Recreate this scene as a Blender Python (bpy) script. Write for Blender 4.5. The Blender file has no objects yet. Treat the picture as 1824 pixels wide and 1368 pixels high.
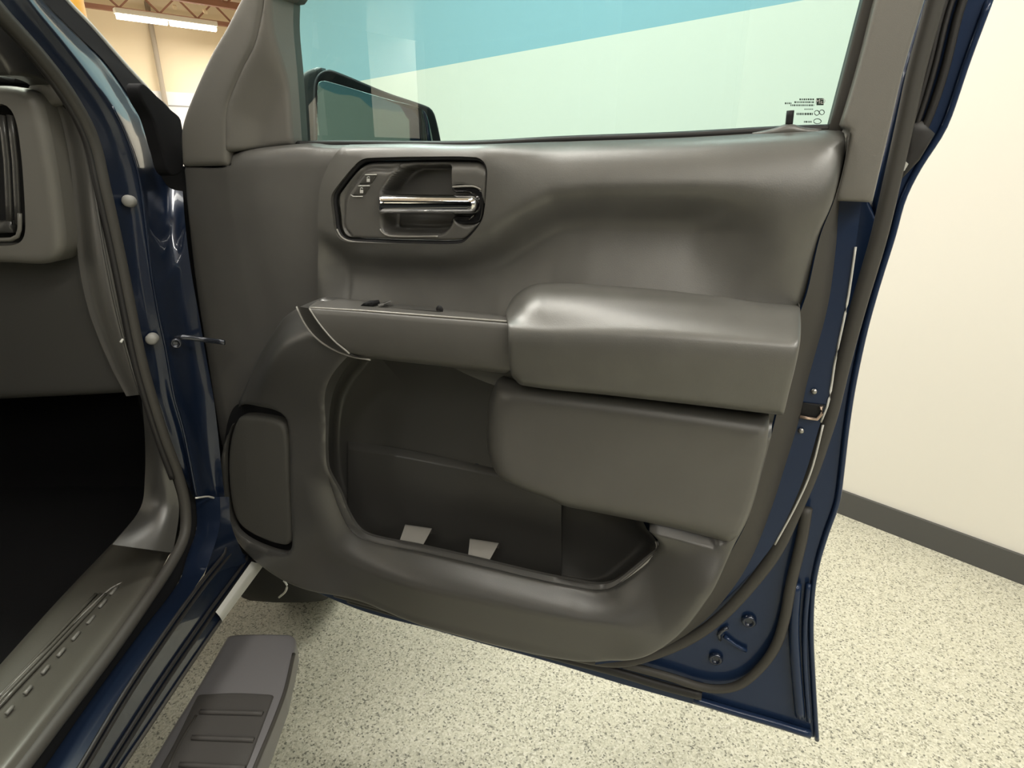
import bpy, math, random
import numpy as np
from mathutils import Vector, Matrix
from mathutils.geometry import delaunay_2d_cdt
random.seed(3)
SC = bpy.context.scene
COL = SC.collection
# ------------------------------------------------------------------ camera, exposure
FPX, PITCH, EYE = 1067.0, math.radians(20.5), np.array([0.0, 0.0, 1.38])
cd = bpy.data.cameras.new('camera'); cam = bpy.data.objects.new('camera', cd); COL.objects.link(cam)
cam.location = EYE; cam.rotation_euler = (math.pi/2 - PITCH, 0, 0)
cd.sensor_fit = 'HORIZONTAL'; cd.sensor_width = 36.0; cd.lens = 36.0*FPX/1824.0; cd.clip_start = 0.02
SC.camera = cam
SC.view_settings.view_transform = 'Standard'; SC.view_settings.look = 'None'
SC.view_settings.gamma = 1.0; SC.view_settings.use_curve_mapping = False
SC.view_settings.exposure = 0.0
SC.cycles.use_denoising = True
SC.cycles.max_bounces = 10; SC.cycles.transparent_max_bounces = 12
SC.cycles.caustics_reflective = False; SC.cycles.caustics_refractive = False
wd = bpy.data.worlds.new('world'); SC.world = wd; wd.use_nodes = True
wd.node_tree.nodes['Background'].inputs[0].default_value = (1.0, 0.96, 0.88, 1)
wd.node_tree.nodes['Background'].inputs[1].default_value = 0.06
# ------------------------------------------------------------------ room axes: local x runs towards the right wall, local y along it
ANG = math.atan2(0.676, 0.737)
RM = Matrix.Rotation(ANG, 4, 'Z')
XR, XL, YF, YB, ZC = 2.469, -11.0, 14.0, -8.0, 4.3
YE, XF = 6.3, 9.0      # the right wall stops at YE; beyond it the hall is wider
def room(x, y, z): return RM @ Vector((x, y, z))
# unseen fluorescent strips under the joists; some are added to brighten floor and walls
def strip_light(x, y, z, lx, ly, power, col=(1.0, 0.972, 0.885)):
    l = bpy.data.lights.new('unseen_ceiling_strip', 'AREA'); l.shape = 'RECTANGLE'; l.size = lx; l.size_y = ly
    l.energy = power*.80; l.color = col
    o = bpy.data.objects.new('unseen_ceiling_strip', l); COL.objects.link(o)
    o.matrix_world = Matrix.Translation(room(x, y, z)) @ RM
for y, row in ((-4.2, (0, 70, 95)), (-1.6, (60, 75, 95)), (1.0, (40, 60, 84)), (3.6, (45, 60, 55)), (6.4, (60, 70, 90)), (9.4, (90, 90, 90)), (12.4, (210, 210, 210))):
    for x, p in zip((-6.6, -2.6, 0.7 if y == 1.0 else 0.2), row): p and strip_light(x, y, 3.55, 2.4, 0.22, p)
    if y == 1.0: strip_light(0.3, 2.2, 3.55, 1.8, 0.3, 170)  # extra unseen lamp, added to brighten the floor under the door
    if y > 6: strip_light(5.6, y, 3.55, 2.4, 0.22, 190 if y > 12 else 110)
    if -4 < y < 8: strip_light(-9.6, y, 3.55, 2.4, 0.22, 110)  # unseen row added to brighten the left wall mirrored in the glass

# ------------------------------------------------------------------ geometry helpers
cp, sp_ = math.cos(PITCH), math.sin(PITCH)
def rays(p):
    p = np.asarray(p, float)
    a = (p[:, 0]-912)/FPX; b = -(p[:, 1]-684)/FPX
    return np.stack([a, cp + b*sp_, -sp_ + b*cp], 1)
class Frame:
    """a flat reference surface: measured picture points are laid on it (at height w above it) and become metres"""
    def __init__(s, o, eu, ev, ew): s.o, s.eu, s.ev, s.ew = [np.asarray(q, float) for q in (o, eu, ev, ew)]
    def P(s, p, w=0.0):
        p = np.asarray([q[:2] for q in p], float); d = rays(p); w = np.broadcast_to(np.asarray(w, float), (len(p),))
        t = (w - (EYE - s.o) @ s.ew)/(d @ s.ew)
        return EYE + d*t[:, None]
    def uv(s, p, w=0.0):
        q = s.P(p, w) - s.o
        return np.stack([q @ s.eu, q @ s.ev], 1)
    def w3(s, u, v, w):
        u, v, w = np.broadcast_arrays(np.asarray(u, float), np.asarray(v, float), np.asarray(w, float))
        return s.o + u[..., None]*s.eu + v[..., None]*s.ev + w[..., None]*s.ew
TH = math.radians(20.5)
DO = np.array([-0.53, 1.06, 0.0])
DOOR = Frame(DO, (math.cos(TH), -math.sin(TH), 0), (0, 0, 1), (-math.sin(TH), -math.cos(TH), 0))
def SIDE(x): return Frame((x, 0, 0), (0, 1, 0), (0, 0, 1), (1, 0, 0))
def ACROSS(y): return Frame((0, y, 0), (1, 0, 0), (0, 0, 1), (0, -1, 0))
def LEVEL(z): return Frame((0, 0, z), (1, 0, 0), (0, 1, 0), (0, 0, 1))

def cr(pts, closed=False, n=7):
    """smooth curve through points; a third element marks a sharp corner"""
    P = [tuple(p[:2]) for p in pts]; K = [len(p) > 2 for p in pts]
    N = len(P)
    if closed:
        if any(K):
            i = K.index(True); P = P[i:]+P[:i]; K = K[i:]+K[:i]
        P = P+[P[0]]; K = K+[K[0]]
    out = []
    M = len(P)
    for i in range(M-1):
        p1, p2 = np.array(P[i]), np.array(P[i+1])
        if K[i] or (i == 0 and not closed): p0 = p1 - (p2-p1)*.5 if True else p1
        else: p0 = np.array(P[i-1] if i > 0 else P[-2])
        if K[i+1] or (i == M-2 and not closed): p3 = p2 + (p2-p1)*.5
        else: p3 = np.array(P[i+2] if i+2 < M else P[1])
        # limit the tangents so that uneven spacing does not overshoot
        L = np.linalg.norm(p2-p1)
        m1 = (p2-p0); m2 = (p3-p1)
        m1 = m1/(np.linalg.norm(m1)+1e-9)*L; m2 = m2/(np.linalg.norm(m2)+1e-9)*L
        for k in range(n):
            t = k/n
            out.append((2*t**3-3*t**2+1)*p1 + (t**3-2*t**2+t)*m1 + (-2*t**3+3*t**2)*p2 + (t**3-t**2)*m2)
    if not closed: out.append(np.array(P[-1]))
    return np.array(out)
def resample(P, n=None, step=None, closed=False):
    P = np.asarray(P, float)
    if closed: P = np.vstack([P, P[:1]])
    L = np.r_[0, np.cumsum(np.linalg.norm(np.diff(P, axis=0), axis=1))]
    if n is None: n = max(4, int(round(L[-1]/step))+1)
    s = np.linspace(0, L[-1], n)
    Q = np.stack([np.interp(s, L, P[:, k]) for k in range(P.shape[1])], 1)
    return Q[:-1] if closed else Q
def edges(P, step):
    out = []
    for a, b in zip(P, np.roll(P, -1, 0)):
        k = max(1, int(round(np.linalg.norm(b-a)/step)))
        out += [a+(b-a)*i/k for i in range(k)]
    return np.array(out)
def inside(pts, poly):
    x, y = pts[:, 0], pts[:, 1]; c = np.zeros(len(pts), bool)
    a = poly; b = np.roll(poly, -1, 0)
    for (x1, y1), (x2, y2) in zip(a, b):
        if y1 == y2: continue
        c ^= ((y1 > y) != (y2 > y)) & (x < (x2-x1)*(y-y1)/(y2-y1)+x1)
    return c
def dist(pts, line, closed=False):
    A = line; B = np.roll(line, -1, 0)
    if not closed: A, B = A[:-1], B[:-1]
    D = B-A; L2 = (D**2).sum(1)+1e-12
    out = np.empty(len(pts))
    for i in range(0, len(pts), 4000):
        p = pts[i:i+4000, None, :]
        t = np.clip(((p-A)*D).sum(2)/L2, 0, 1)
        out[i:i+4000] = np.sqrt((((A+t[..., None]*D)-p)**2).sum(2).min(1))
    return out
def ss(x, a, b):
    t = np.clip((np.asarray(x, float)-a)/(b-a), 0, 1); return t*t*(3-2*t)
def drop(d, r):
    """fall of a rounded edge of radius r at distance d from it"""
    if r <= 0: return np.zeros_like(d)
    q = np.clip(r-d, 0, r); return r-np.sqrt(np.maximum(r*r-q*q, 0))

WM = {}
def empty(name, loc, rz=0.0, parent=None):
    o = bpy.data.objects.new(name, None); COL.objects.link(o); o.empty_display_size = .1
    M = Matrix.Translation(Vector(loc)) @ Matrix.Rotation(rz, 4, 'Z')
    put(o, M, parent); return o
def put(o, M, parent):
    WM[o] = M
    if parent is not None:
        o.parent = parent; o.matrix_parent_inverse = Matrix.Identity(4)
        o.matrix_basis = WM[parent].inverted() @ M
    else: o.matrix_basis = M
def obj(name, V, F, mat, parent=None, smooth=True, frame=None, kind=None):
    """one mesh object from world-space vertices; its origin sits in its own middle"""
    V = np.asarray(V, float); c = (V.min(0)+V.max(0))/2
    M = Matrix.Translation(Vector(c)) if frame is None else frame
    Mi = np.array(M.inverted())
    L = V @ Mi[:3, :3].T + Mi[:3, 3]
    me = bpy.data.meshes.new(name); me.from_pydata(L.tolist(), [], [list(map(int, f)) for f in F]); me.update()
    if smooth: me.polygons.foreach_set('use_smooth', [True]*len(me.polygons))
    me.materials.append(mat)
    o = bpy.data.objects.new(name, me); COL.objects.link(o); put(o, M, parent)
    if kind: o['kind'] = kind
    return o
def twin(o, M, parent):
    c = o.copy(); COL.objects.link(c); put(c, M, parent); return c

def plate(name, fr, outline, mat, parent, wun=0.0, wfun=None, r=.004, sp=.008, holes=(), back=None, uv=False, hback=None, smooth=True, w0=None):
    """a filled outline with relief: w = wfun(u, v, d_edge, d_holes); sides run back to height back"""
    O = np.asarray(outline, float) if uv else fr.uv(outline, wun)
    O = resample(O, step=min(sp, .006), closed=True) if len(O) > 12 else edges(O, sp)
    H = [resample(np.asarray(h, float) if uv else fr.uv(h, wun), step=min(sp, .006), closed=True) for h in holes]
    w0 = wun if w0 is None else w0
    a = .5*np.sum(O[:, 0]*np.roll(O[:, 1], -1)-np.roll(O[:, 0], -1)*O[:, 1])
    T = np.roll(O, -1, 0)-np.roll(O, 1, 0); T /= np.linalg.norm(T, axis=1)[:, None]+1e-12
    Nn = np.stack([-T[:, 1], T[:, 0]], 1)*(1 if a > 0 else -1)
    pts = []
    if r > 0:
        for k in (.08, .3, .6, 1.0):
            q = O+Nn*r*k
            m = inside(q, O); q = q[m]
            if len(q): pts.append(q[dist(q, O, True) > r*k*.93])
    lo, hi = O.min(0), O.max(0)
    g = np.stack(np.meshgrid(np.arange(lo[0]+sp*.5, hi[0], sp), np.arange(lo[1]+sp*.37, hi[1], sp)), -1).reshape(-1, 2)
    if len(g):
        g = g[inside(g, O)]
        if len(g): g = g[dist(g, O, True) > max(r*1.1, sp*.45)]
        pts.append(g)
    I = np.vstack(pts) if pts else np.zeros((0, 2))
    for h in H:
        if len(I): I = I[~inside(I, h)]
        if len(I): I = I[dist(I, h, True) > sp*.4]
    A = np.vstack([O]+H+[I]); E = []; s = 0
    for h in [O]+H:
        n = len(h); E += [(s+i, s+(i+1) % n) for i in range(n)]; s += n
    vs, es, fs = delaunay_2d_cdt([Vector(p) for p in A], E, [], 0, 1e-7, False)[:3]
    Q = np.array([tuple(v) for v in vs]); F = np.array([f for f in fs if len(f) == 3])
    cen = Q[F].mean(1); k = inside(cen, O)
    for h in H: k &= ~inside(cen, h)
    F = F[k]
    dO = dist(Q, O, True); dH = np.min([dist(Q, h, True) for h in H], 0) if H else np.full(len(Q), 9.)
    W = wfun(Q[:, 0], Q[:, 1], dO, dH) if wfun else w0 - drop(dO, r)
    W = np.broadcast_to(W, (len(Q),)).astype(float)
    n1 = np.cross(np.c_[Q[F[:, 1]]-Q[F[:, 0]], np.zeros(len(F))], np.c_[Q[F[:, 2]]-Q[F[:, 0]], np.zeros(len(F))])[:, 2]
    F[n1 < 0] = F[n1 < 0][:, ::-1]
    V = fr.w3(Q[:, 0], Q[:, 1], W); faces = F.tolist()
    if back is not None:
        cnt = {}
        for f in F:
            for i in range(3):
                e = (f[i], f[(i+1) % 3]); cnt[tuple(sorted(e))] = None if tuple(sorted(e)) in cnt else e
        bd = [e for e in cnt.values() if e]
        ids = sorted({i for e in bd for i in e}); mp = {i: j for j, i in enumerate(ids)}
        n0 = len(V); ii = np.array(ids)
        bw = np.where(dH[ii] < 1e-5, np.maximum(back, np.minimum(W[ii]-hback, .022)), back) if hback is not None else np.full(len(ii), back)
        V = np.vstack([V, V[ii], fr.w3(Q[ii, 0], Q[ii, 1], bw)])
        m = len(ii)
        faces += [(n0+mp[e[1]], n0+mp[e[0]], n0+m+mp[e[0]], n0+m+mp[e[1]]) for e in bd]
    return obj(name, V, faces, mat, parent, smooth)

def loft(name, rails, mat, parent, n=60, k=6, cap=None, smooth=True, closed=False):
    """surface through 3-D rails; k steps between neighbours; cap=(vector) turns both ends in along it"""
    R = np.array([resample(np.asarray(q, float), n=n) for q in rails])
    m = len(R); rows = []
    for i in range(m-1):
        p1, p2 = R[i], R[i+1]
        p0 = R[i-1] if i > 0 else 2*p1-p2
        p3 = R[i+2] if i+2 < m else 2*p2-p1
        L = np.linalg.norm(p2-p1, axis=1)[:, None]
        m1 = p2-p0; m2 = p3-p1
        m1 = m1/(np.linalg.norm(m1, axis=1)[:, None]+1e-9)*L; m2 = m2/(np.linalg.norm(m2, axis=1)[:, None]+1e-9)*L
        for j in range(k):
            t = j/k
            rows.append((2*t**3-3*t**2+1)*p1+(t**3-2*t**2+t)*m1+(-2*t**3+3*t**2)*p2+(t**3-t**2)*m2)
    rows.append(R[-1]); G = np.array(rows)
    if cap is not None:
        cv, rr = np.asarray(cap[0], float), cap[1]
        for side in (0, 1):
            e = G[:, 0] if side == 0 else G[:, -1]; nx = G[:, 1] if side == 0 else G[:, -2]
            out = e-nx; out /= np.linalg.norm(out, axis=1)[:, None]+1e-9
            ext = [e+out*rr*math.sin(q)+cv*rr*(1-math.cos(q)) for q in (.5, 1.0, math.pi/2)]
            ext.append(ext[-1]+cv*cap[2])
            ext = np.stack(ext, 1)
            G = np.concatenate([ext[:, ::-1], G], 1) if side == 0 else np.concatenate([G, ext], 1)
    a, b = G.shape[:2]; V = G.reshape(-1, 3)
    F = [(i*b+j, i*b+j+1, (i+1)*b+j+1, (i+1)*b+j) for i in range(a-1) for j in range(b-1)]
    return obj(name, V, F, mat, parent, smooth)
def tube(name, path, rad, mat, parent, n=8, step=.012, flat=1.0, up=(0, 0, 1), closed=False, caps=True):
    P = resample(path, step=step, closed=closed); m = len(P)
    T = (np.roll(P, -1, 0)-np.roll(P, 1, 0)) if closed else np.gradient(P, axis=0)
    T /= np.linalg.norm(T, axis=1)[:, None]+1e-9
    u = np.cross(T, np.asarray(up, float)); u /= np.linalg.norm(u, axis=1)[:, None]+1e-9; w = np.cross(u, T)
    an = np.arange(n)*2*math.pi/n
    V = (P[:, None]+rad*(np.cos(an)[None, :, None]*u[:, None]+flat*np.sin(an)[None, :, None]*w[:, None])).reshape(-1, 3)
    rng = range(m if closed else m-1)
    F = [(i*n+j, i*n+(j+1) % n, ((i+1) % m)*n+(j+1) % n, ((i+1) % m)*n+j) for i in rng for j in range(n)]
    if caps and not closed: F += [tuple(range(n))[::-1], tuple((m-1)*n+j for j in range(n))]
    return obj(name, V, F, mat, parent)
def box(name, lo, hi, mat, parent=None, M=None, bev=0.0, kind=None):
    lo, hi = np.array(lo, float), np.array(hi, float)
    b = min(bev, *( (hi-lo)*.45)) if bev else 0
    if not b:
        V = np.array([[(lo, hi)[i][0], (lo, hi)[j][1], (lo, hi)[k][2]] for i in (0, 1) for j in (0, 1) for k in (0, 1)])
        F = [(0, 1, 3, 2), (4, 6, 7, 5), (0, 4, 5, 1), (2, 3, 7, 6), (0, 2, 6, 4), (1, 5, 7, 3)]
    else:
        import bmesh
        bm = bmesh.new(); bmesh.ops.create_cube(bm, size=1)
        for v in bm.verts: v.co = Vector((lo+hi)/2+np.array(v.co)*(hi-lo))
        bmesh.ops.bevel(bm, geom=bm.edges[:], offset=b, segments=3, affect='EDGES', profile=.5)
        bm.verts.index_update()
        V = np.array([v.co[:] for v in bm.verts]); F = [[v.index for v in f.verts] for f in bm.faces]; bm.free()
    if M is not None:
        A = np.array(M); V = V @ A[:3, :3].T + A[:3, 3]
    return obj(name, V, F, mat, parent, smooth=bool(b), kind=kind)
def disc(name, c, nrm, prof, mat, parent, n=24, up=(0, 0, 1)):
    """turned shape: prof = [(radius, height along nrm)]"""
    nrm = np.asarray(nrm, float)/np.linalg.norm(nrm); a = np.cross(up, nrm); a /= np.linalg.norm(a); b = np.cross(nrm, a)
    an = np.arange(n)*2*math.pi/n; V = []
    for (r, h) in prof: V += [np.asarray(c)+r*(math.cos(q)*a+math.sin(q)*b)+h*nrm for q in an]
    F = [(i*n+j, i*n+(j+1) % n, (i+1)*n+(j+1) % n, (i+1)*n+j) for i in range(len(prof)-1) for j in range(n)]
    F.append(tuple((len(prof)-1)*n+j for j in range(n)))
    return obj(name, V, F, mat, parent)

# ------------------------------------------------------------------ materials
def M_(name, col, rough=.5, metal=0., spec=.5, coat=0., bump=None, emit=None, var=None, coatr=.03):
    m = bpy.data.materials.new(name); m.use_nodes = True; nt = m.node_tree; b = nt.nodes['Principled BSDF']
    b.inputs['Base Color'].default_value = (*col, 1); b.inputs['Roughness'].default_value = rough
    b.inputs['Metallic'].default_value = metal; b.inputs['Specular IOR Level'].default_value = spec
    b.inputs['Coat Weight'].default_value = coat; b.inputs['Coat Roughness'].default_value = coatr
    if emit: b.inputs['Emission Color'].default_value = (*emit[0], 1); b.inputs['Emission Strength'].default_value = emit[1]
    if bump or var:
        tc = nt.nodes.new('ShaderNodeTexCoord')
    if bump:
        nz = nt.nodes.new('ShaderNodeTexNoise'); nz.inputs['Scale'].default_value = bump[0]; nz.inputs['Detail'].default_value = 2
        bp = nt.nodes.new('ShaderNodeBump'); bp.inputs['Strength'].default_value = bump[1]; bp.inputs['Distance'].default_value = .001
        nt.links.new(tc.outputs['Object'], nz.inputs['Vector']); nt.links.new(nz.outputs['Fac'], bp.inputs['Height']); nt.links.new(bp.outputs['Normal'], b.inputs['Normal'])
    if var:
        nz = nt.nodes.new('ShaderNodeTexNoise'); nz.inputs['Scale'].default_value = var[0]; nz.inputs['Detail'].default_value = 4
        mx = nt.nodes.new('ShaderNodeMix'); mx.data_type = 'RGBA'
        mx.inputs[6].default_value = (*col, 1); mx.inputs[7].default_value = (*var[1], 1)
        nt.links.new(tc.outputs['Object'], nz.inputs['Vector'])
        rp = nt.nodes.new('ShaderNodeMapRange'); rp.inputs[1].default_value = .4; rp.inputs[2].default_value = .65
        nt.links.new(nz.outputs['Fac'], rp.inputs[0]); nt.links.new(rp.outputs[0], mx.inputs[0]); nt.links.new(mx.outputs[2], b.inputs['Base Color'])
    return m
def glass_mat(name, tint, refl):
    m = bpy.data.materials.new(name); m.use_nodes = True; nt = m.node_tree; nt.nodes.clear()
    o = nt.nodes.new('ShaderNodeOutputMaterial'); t = nt.nodes.new('ShaderNodeBsdfTransparent'); g = nt.nodes.new('ShaderNodeBsdfGlossy')
    t.inputs[0].default_value = (*tint, 1); g.inputs['Roughness'].default_value = 0.0
    lw = nt.nodes.new('ShaderNodeFresnel'); lw.inputs[0].default_value = refl
    mx = nt.nodes.new('ShaderNodeMixShader')
    nt.links.new(lw.outputs[0], mx.inputs[0]); nt.links.new(t.outputs[0], mx.inputs[1]); nt.links.new(g.outputs[0], mx.inputs[2]); nt.links.new(mx.outputs[0], o.inputs[0])
    return m
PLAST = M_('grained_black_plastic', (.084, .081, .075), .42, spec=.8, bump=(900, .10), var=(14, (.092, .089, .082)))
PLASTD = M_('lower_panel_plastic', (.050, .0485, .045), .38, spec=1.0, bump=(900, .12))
FLANK = M_('trim_flank_plastic', (.046, .043, .039), .6, spec=.25, bump=(900, .1))
SOFT = M_('soft_touch_vinyl', (.076, .074, .067), .39, spec=1.0, bump=(700, .10), var=(18, (.088, .086, .078)))
FRAMEP = M_('frame_plastic', (.145, .139, .125), .42, spec=.5, bump=(1100, .12))
BLACK = M_('matte_black', (.010, .010, .011), .6, spec=.3)
GLOSSB = M_('piano_black', (.012, .012, .013), .15, spec=.5)
RUBBER = M_('seal_rubber', (.050, .047, .042), .55, spec=.4)
RUBBERD = M_('dark_rubber', (.020, .019, .019), .5, spec=.4)
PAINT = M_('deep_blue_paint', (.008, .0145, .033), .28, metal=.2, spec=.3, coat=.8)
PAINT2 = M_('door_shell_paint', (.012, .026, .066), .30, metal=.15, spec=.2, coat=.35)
CHROME = M_('chrome', (.86, .86, .87), .09, metal=1.0)
STEEL = M_('steel', (.45, .44, .42), .35, metal=1.0)
DKST = M_('dark_painted_steel', (.05, .055, .07), .25, metal=.6, coat=.5)
GREYP = M_('grey_plug_plastic', (.24, .235, .22), .5)
PALE = M_('pale_trim_and_glints', (.50, .50, .47), .35)  # real pale trim, and reflections painted in at rocker and tyre
LIP = M_('lit_satin_edge', (.26, .25, .23), .28, spec=.6)  # paler than its plastic: light caught by edges is put into the colour
CARPET = M_('carpet', (.012, .012, .013), .95, spec=.1, bump=(500, .6))
SILLM = M_('sill_plastic', (.080, .076, .064), .34, spec=.7, bump=(900, .1))
TREAD = M_('tread_grey', (.16, .155, .14), .4)
STEPM = M_('step_plastic', (.15, .145, .15), .42, spec=.5, bump=(600, .1))
STEPP = M_('step_pad_rubber', (.062, .058, .055), .6, spec=.35, bump=(800, .2))
TYRE = M_('tyre_rubber', (.015, .015, .015), .7, spec=.3)
WHITE = M_('white_print', (.55, .55, .53), .5)
INK = M_('glass_print_ink', (.05, .07, .06), .6, spec=.1)
MIRG = M_('mirror_silver', (.20, .25, .24), .03, metal=1.0)
GLASS = glass_mat('green_tinted_glass', (.63, .865, .86), 1.9)
WSG = glass_mat('windscreen_glass', (.84, .93, .86), 1.6)

# ------------------------------------------------------------------ the setting
def floor_mat():
    m = bpy.data.materials.new('flake_epoxy_floor'); m.use_nodes = True; nt = m.node_tree; b = nt.nodes['Principled BSDF']
    b.inputs['Roughness'].default_value = .38; b.inputs['Specular IOR Level'].default_value = .4
    tc = nt.nodes.new('ShaderNodeTexCoord')
    nz = nt.nodes.new('ShaderNodeTexNoise'); nz.inputs['Scale'].default_value = 160; nz.inputs['Detail'].default_value = 2
    ad = nt.nodes.new('ShaderNodeVectorMath'); ad.operation = 'MULTIPLY_ADD'; ad.inputs[1].default_value = (.006, .006, 0)
    nt.links.new(tc.outputs['Object'], nz.inputs['Vector']); nt.links.new(nz.outputs['Color'], ad.inputs[0]); nt.links.new(tc.outputs['Object'], ad.inputs[2])
    vo = nt.nodes.new('ShaderNodeTexVoronoi'); vo.inputs['Scale'].default_value = 240; vo.inputs['Randomness'].default_value = 1
    nt.links.new(ad.outputs[0], vo.inputs['Vector'])
    sx = nt.nodes.new('ShaderNodeSeparateColor'); nt.links.new(vo.outputs['Color'], sx.inputs[0])
    rp = nt.nodes.new('ShaderNodeValToRGB'); rp.color_ramp.interpolation = 'CONSTANT'
    cols = [(0, (.15, .147, .12)), (.06, (.27, .262, .205)), (.16, (.37, .36, .285)), (.32, (.44, .427, .34)), (.54, (.49, .475, .38)), (.80, (.54, .525, .44)), (.93, (.40, .39, .32))]
    el = rp.color_ramp.elements
    el[0].position = 0; el[0].color = (*cols[0][1], 1); el[1].position = cols[1][0]; el[1].color = (*cols[1][1], 1)
    for p, c in cols[2:]:
        e = el.new(p); e.color = (*c, 1)
    nt.links.new(sx.outputs[0], rp.inputs[0]); nt.links.new(rp.outputs[0], b.inputs['Base Color'])
    return m
def wall_mat():
    m = bpy.data.materials.new('painted_wall_with_band'); m.use_nodes = True; nt = m.node_tree; b = nt.nodes['Principled BSDF']
    b.inputs['Roughness'].default_value = .55; b.inputs['Specular IOR Level'].default_value = .25
    g = nt.nodes.new('ShaderNodeNewGeometry'); sx = nt.nodes.new('ShaderNodeSeparateXYZ'); nt.links.new(g.outputs['Position'], sx.inputs[0])
    st = nt.nodes.new('ShaderNodeMath'); st.operation = 'GREATER_THAN'; st.inputs[1].default_value = 1.92
    nt.links.new(sx.outputs[2], st.inputs[0])
    mx = nt.nodes.new('ShaderNodeMix'); mx.data_type = 'RGBA'; mx.inputs[6].default_value = (.585, .567, .515, 1); mx.inputs[7].default_value = (.225, .375, .44, 1)
    nt.links.new(st.outputs[0], mx.inputs[0]); nt.links.new(mx.outputs[2], b.inputs['Base Color'])
    return m
def st(name, lo, hi, mat):
    o = box(name, lo, hi, mat, M=RM, kind='structure'); return o
BEIGE = M_('beige_wall', (.80, .68, .50), .7, spec=.2, var=(.6, (.76, .645, .48)))
BASE = M_('black_baseboard', (.055, .055, .053), .4)
DECK = M_('ceiling_deck', (.72, .60, .50), .8, spec=.1)
JOIST = M_('joist_steel', (.26, .13, .09), .7, spec=.2)
PANELW = M_('white_cladding', (.72, .72, .73), .6)
st('floor', (XL, YB, -.1), (XF, YF, 0), floor_mat())
st('wall_right', (XR, YB, 0), (XR+.2, YE, ZC), wall_mat())
st('wall_far_right', (XF, YB, 0), (XF+.15, YF, ZC), BEIGE)
st('wall_front', (XL, YF, 0), (XF, YF+.15, ZC), BEIGE)
st('wall_left', (XL-.15, YB, 0), (XL, YF, ZC), M_('cream_wall', (.80, .77, .68), .6, spec=.2))
st('wall_back', (XL, YB-.15, 0), (XF, YB, ZC), M_('grey_back_wall', (.22, .21, .20), .7, spec=.2))
st('ceiling', (XL, YB, ZC), (XF, YF, ZC+.1), DECK)
st('baseboard_right', (XR-.014, YB, 0), (XR, YE, .105), BASE)
st('baseboard_front', (XL, YF-.014, 0), (XF, YF, .105), BASE)
st('trim_1', (XL, YF-.03, .105), (XF, YF, 2.62), PANELW)
st('trim_2', (XL, YF-.034, 2.36), (XF, YF-.03, 2.385), M_('panel_joint', (.30, .30, .30), .6))

def tag(o, label, cat, group=None):
    o['label'] = label; o['category'] = cat
    if group: o['group'] = group
# far ceiling light (seen above the windscreen pillar)
TUBE = M_('lit_tube', (1, 1, 1), .5, emit=((1.0, .93, .80), 14))
lt = empty('ceiling_light', Vector((-5.92, 11.85, 3.6)), ANG); tag(lt, 'lit two-tube fluorescent strip light hanging beneath the roof joists', 'light')
Lm = Matrix.Translation((-5.92, 11.85, 3.6)) @ RM
box('light_housing', (-.80, -.07, .03), (.80, .07, .11), M_('lamp_white', (.8, .78, .74), .5), lt, Lm, bev=.01)
for s in (-1, 1):
    a = np.array(Lm @ Vector((s*.40-.375, 0, 0))); b_ = np.array(Lm @ Vector((s*.40+.375, 0, 0)))
    tube('fluorescent_tube', np.array([a, b_]), .05, TUBE, lt, n=10, step=.2)
# roof joists
def joist(y, label):
    t = empty('roof_joist', room(-3, y, 3.84), ANG); tag(t, label, 'joist', 'open web roof joists')
    for nm, z in (('bottom_chord', 3.84), ('top_chord', 4.20)):
        box(nm, (XL+.05, y-.05, z-.035), (XF-.05, y+.05, z+.035), JOIST, t, RM)
    x = -8.4; w = None; i = 0
    while x < 6.0 and i < 50:
        s = 1 if i % 2 == 0 else -1
        mid = Vector((x+.16, y, 4.02)); M = RM @ Matrix.Translation(mid) @ Matrix.Rotation(-s*math.atan2(.30, .32), 4, 'Y')
        if w is None:
            w = box('web', (-.225, -.014, -.014), (.225, .014, .014), JOIST, None, None)
            w.parent = t; me = w
        if w is me and i == 0: put(w, M, t)
        else: twin(me, M, t)
        x += .32; i += 1
    return t
joist(13.55, 'brown open web roof joist furthest away, against the beige wall')
joist(12.0, 'brown open web roof joist just above the fluorescent strip light')
BRG = M_('bridging_cream', (.75, .62, .45), .6)
for i in range(2):
    o = box('joist_bridging', (-.22, -.025, -.025), (.22, .025, .025), BRG, None, RM @ Matrix.Translation((3.84+i*.50, 12.9, 3.88)) @ Matrix.Rotation(math.radians(75), 4, 'Z') @ Matrix.Rotation(math.radians(-14), 4, 'Y'))
    tag(o, ('pale cream bridging bar between roof joists, left of the two', 'pale cream bridging bar between roof joists, right of the two by the door pillar')[i], 'brace', 'bridging bars')
# pipe down the far wall
FW = Frame(np.array(room(0, YF-.09, 0)), np.array(room(1, 0, 0)), (0, 0, 1), np.array(-room(0, 1, 0)))
pp = FW.P([(268, 40), (294, 172)])
o = tube('wall_pipe', np.array([[pp[0, 0], pp[0, 1], 4.1], [pp[0, 0], pp[0, 1], .02]]), .045, M_('pipe_grey', (.36, .31, .25), .6), None, n=10, step=.5, up=(1, 0, 0))
tag(o, 'thin grey vertical pipe running down the beige far wall', 'pipe')
# yellow lift column
YEL = M_('yellow_enamel', (.85, .42, .02), .35)
lc = empty('lift_column', (-3.74, 5.8, 0)); tag(lc, 'yellow vehicle lift column partly hidden behind the windscreen pillar', 'vehicle lift')
box('column', (-3.85, 5.7, .03), (-3.63, 5.9, 3.7), YEL, lc, bev=.01)
box('base_plate', (-3.99, 5.5, 0), (-3.49, 6.1, .03), YEL, lc)
box('top_cap', (-3.87, 5.68, 3.7), (-3.61, 5.92, 3.75), M_('lift_grey', (.2, .2, .2), .5), lc)

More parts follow.
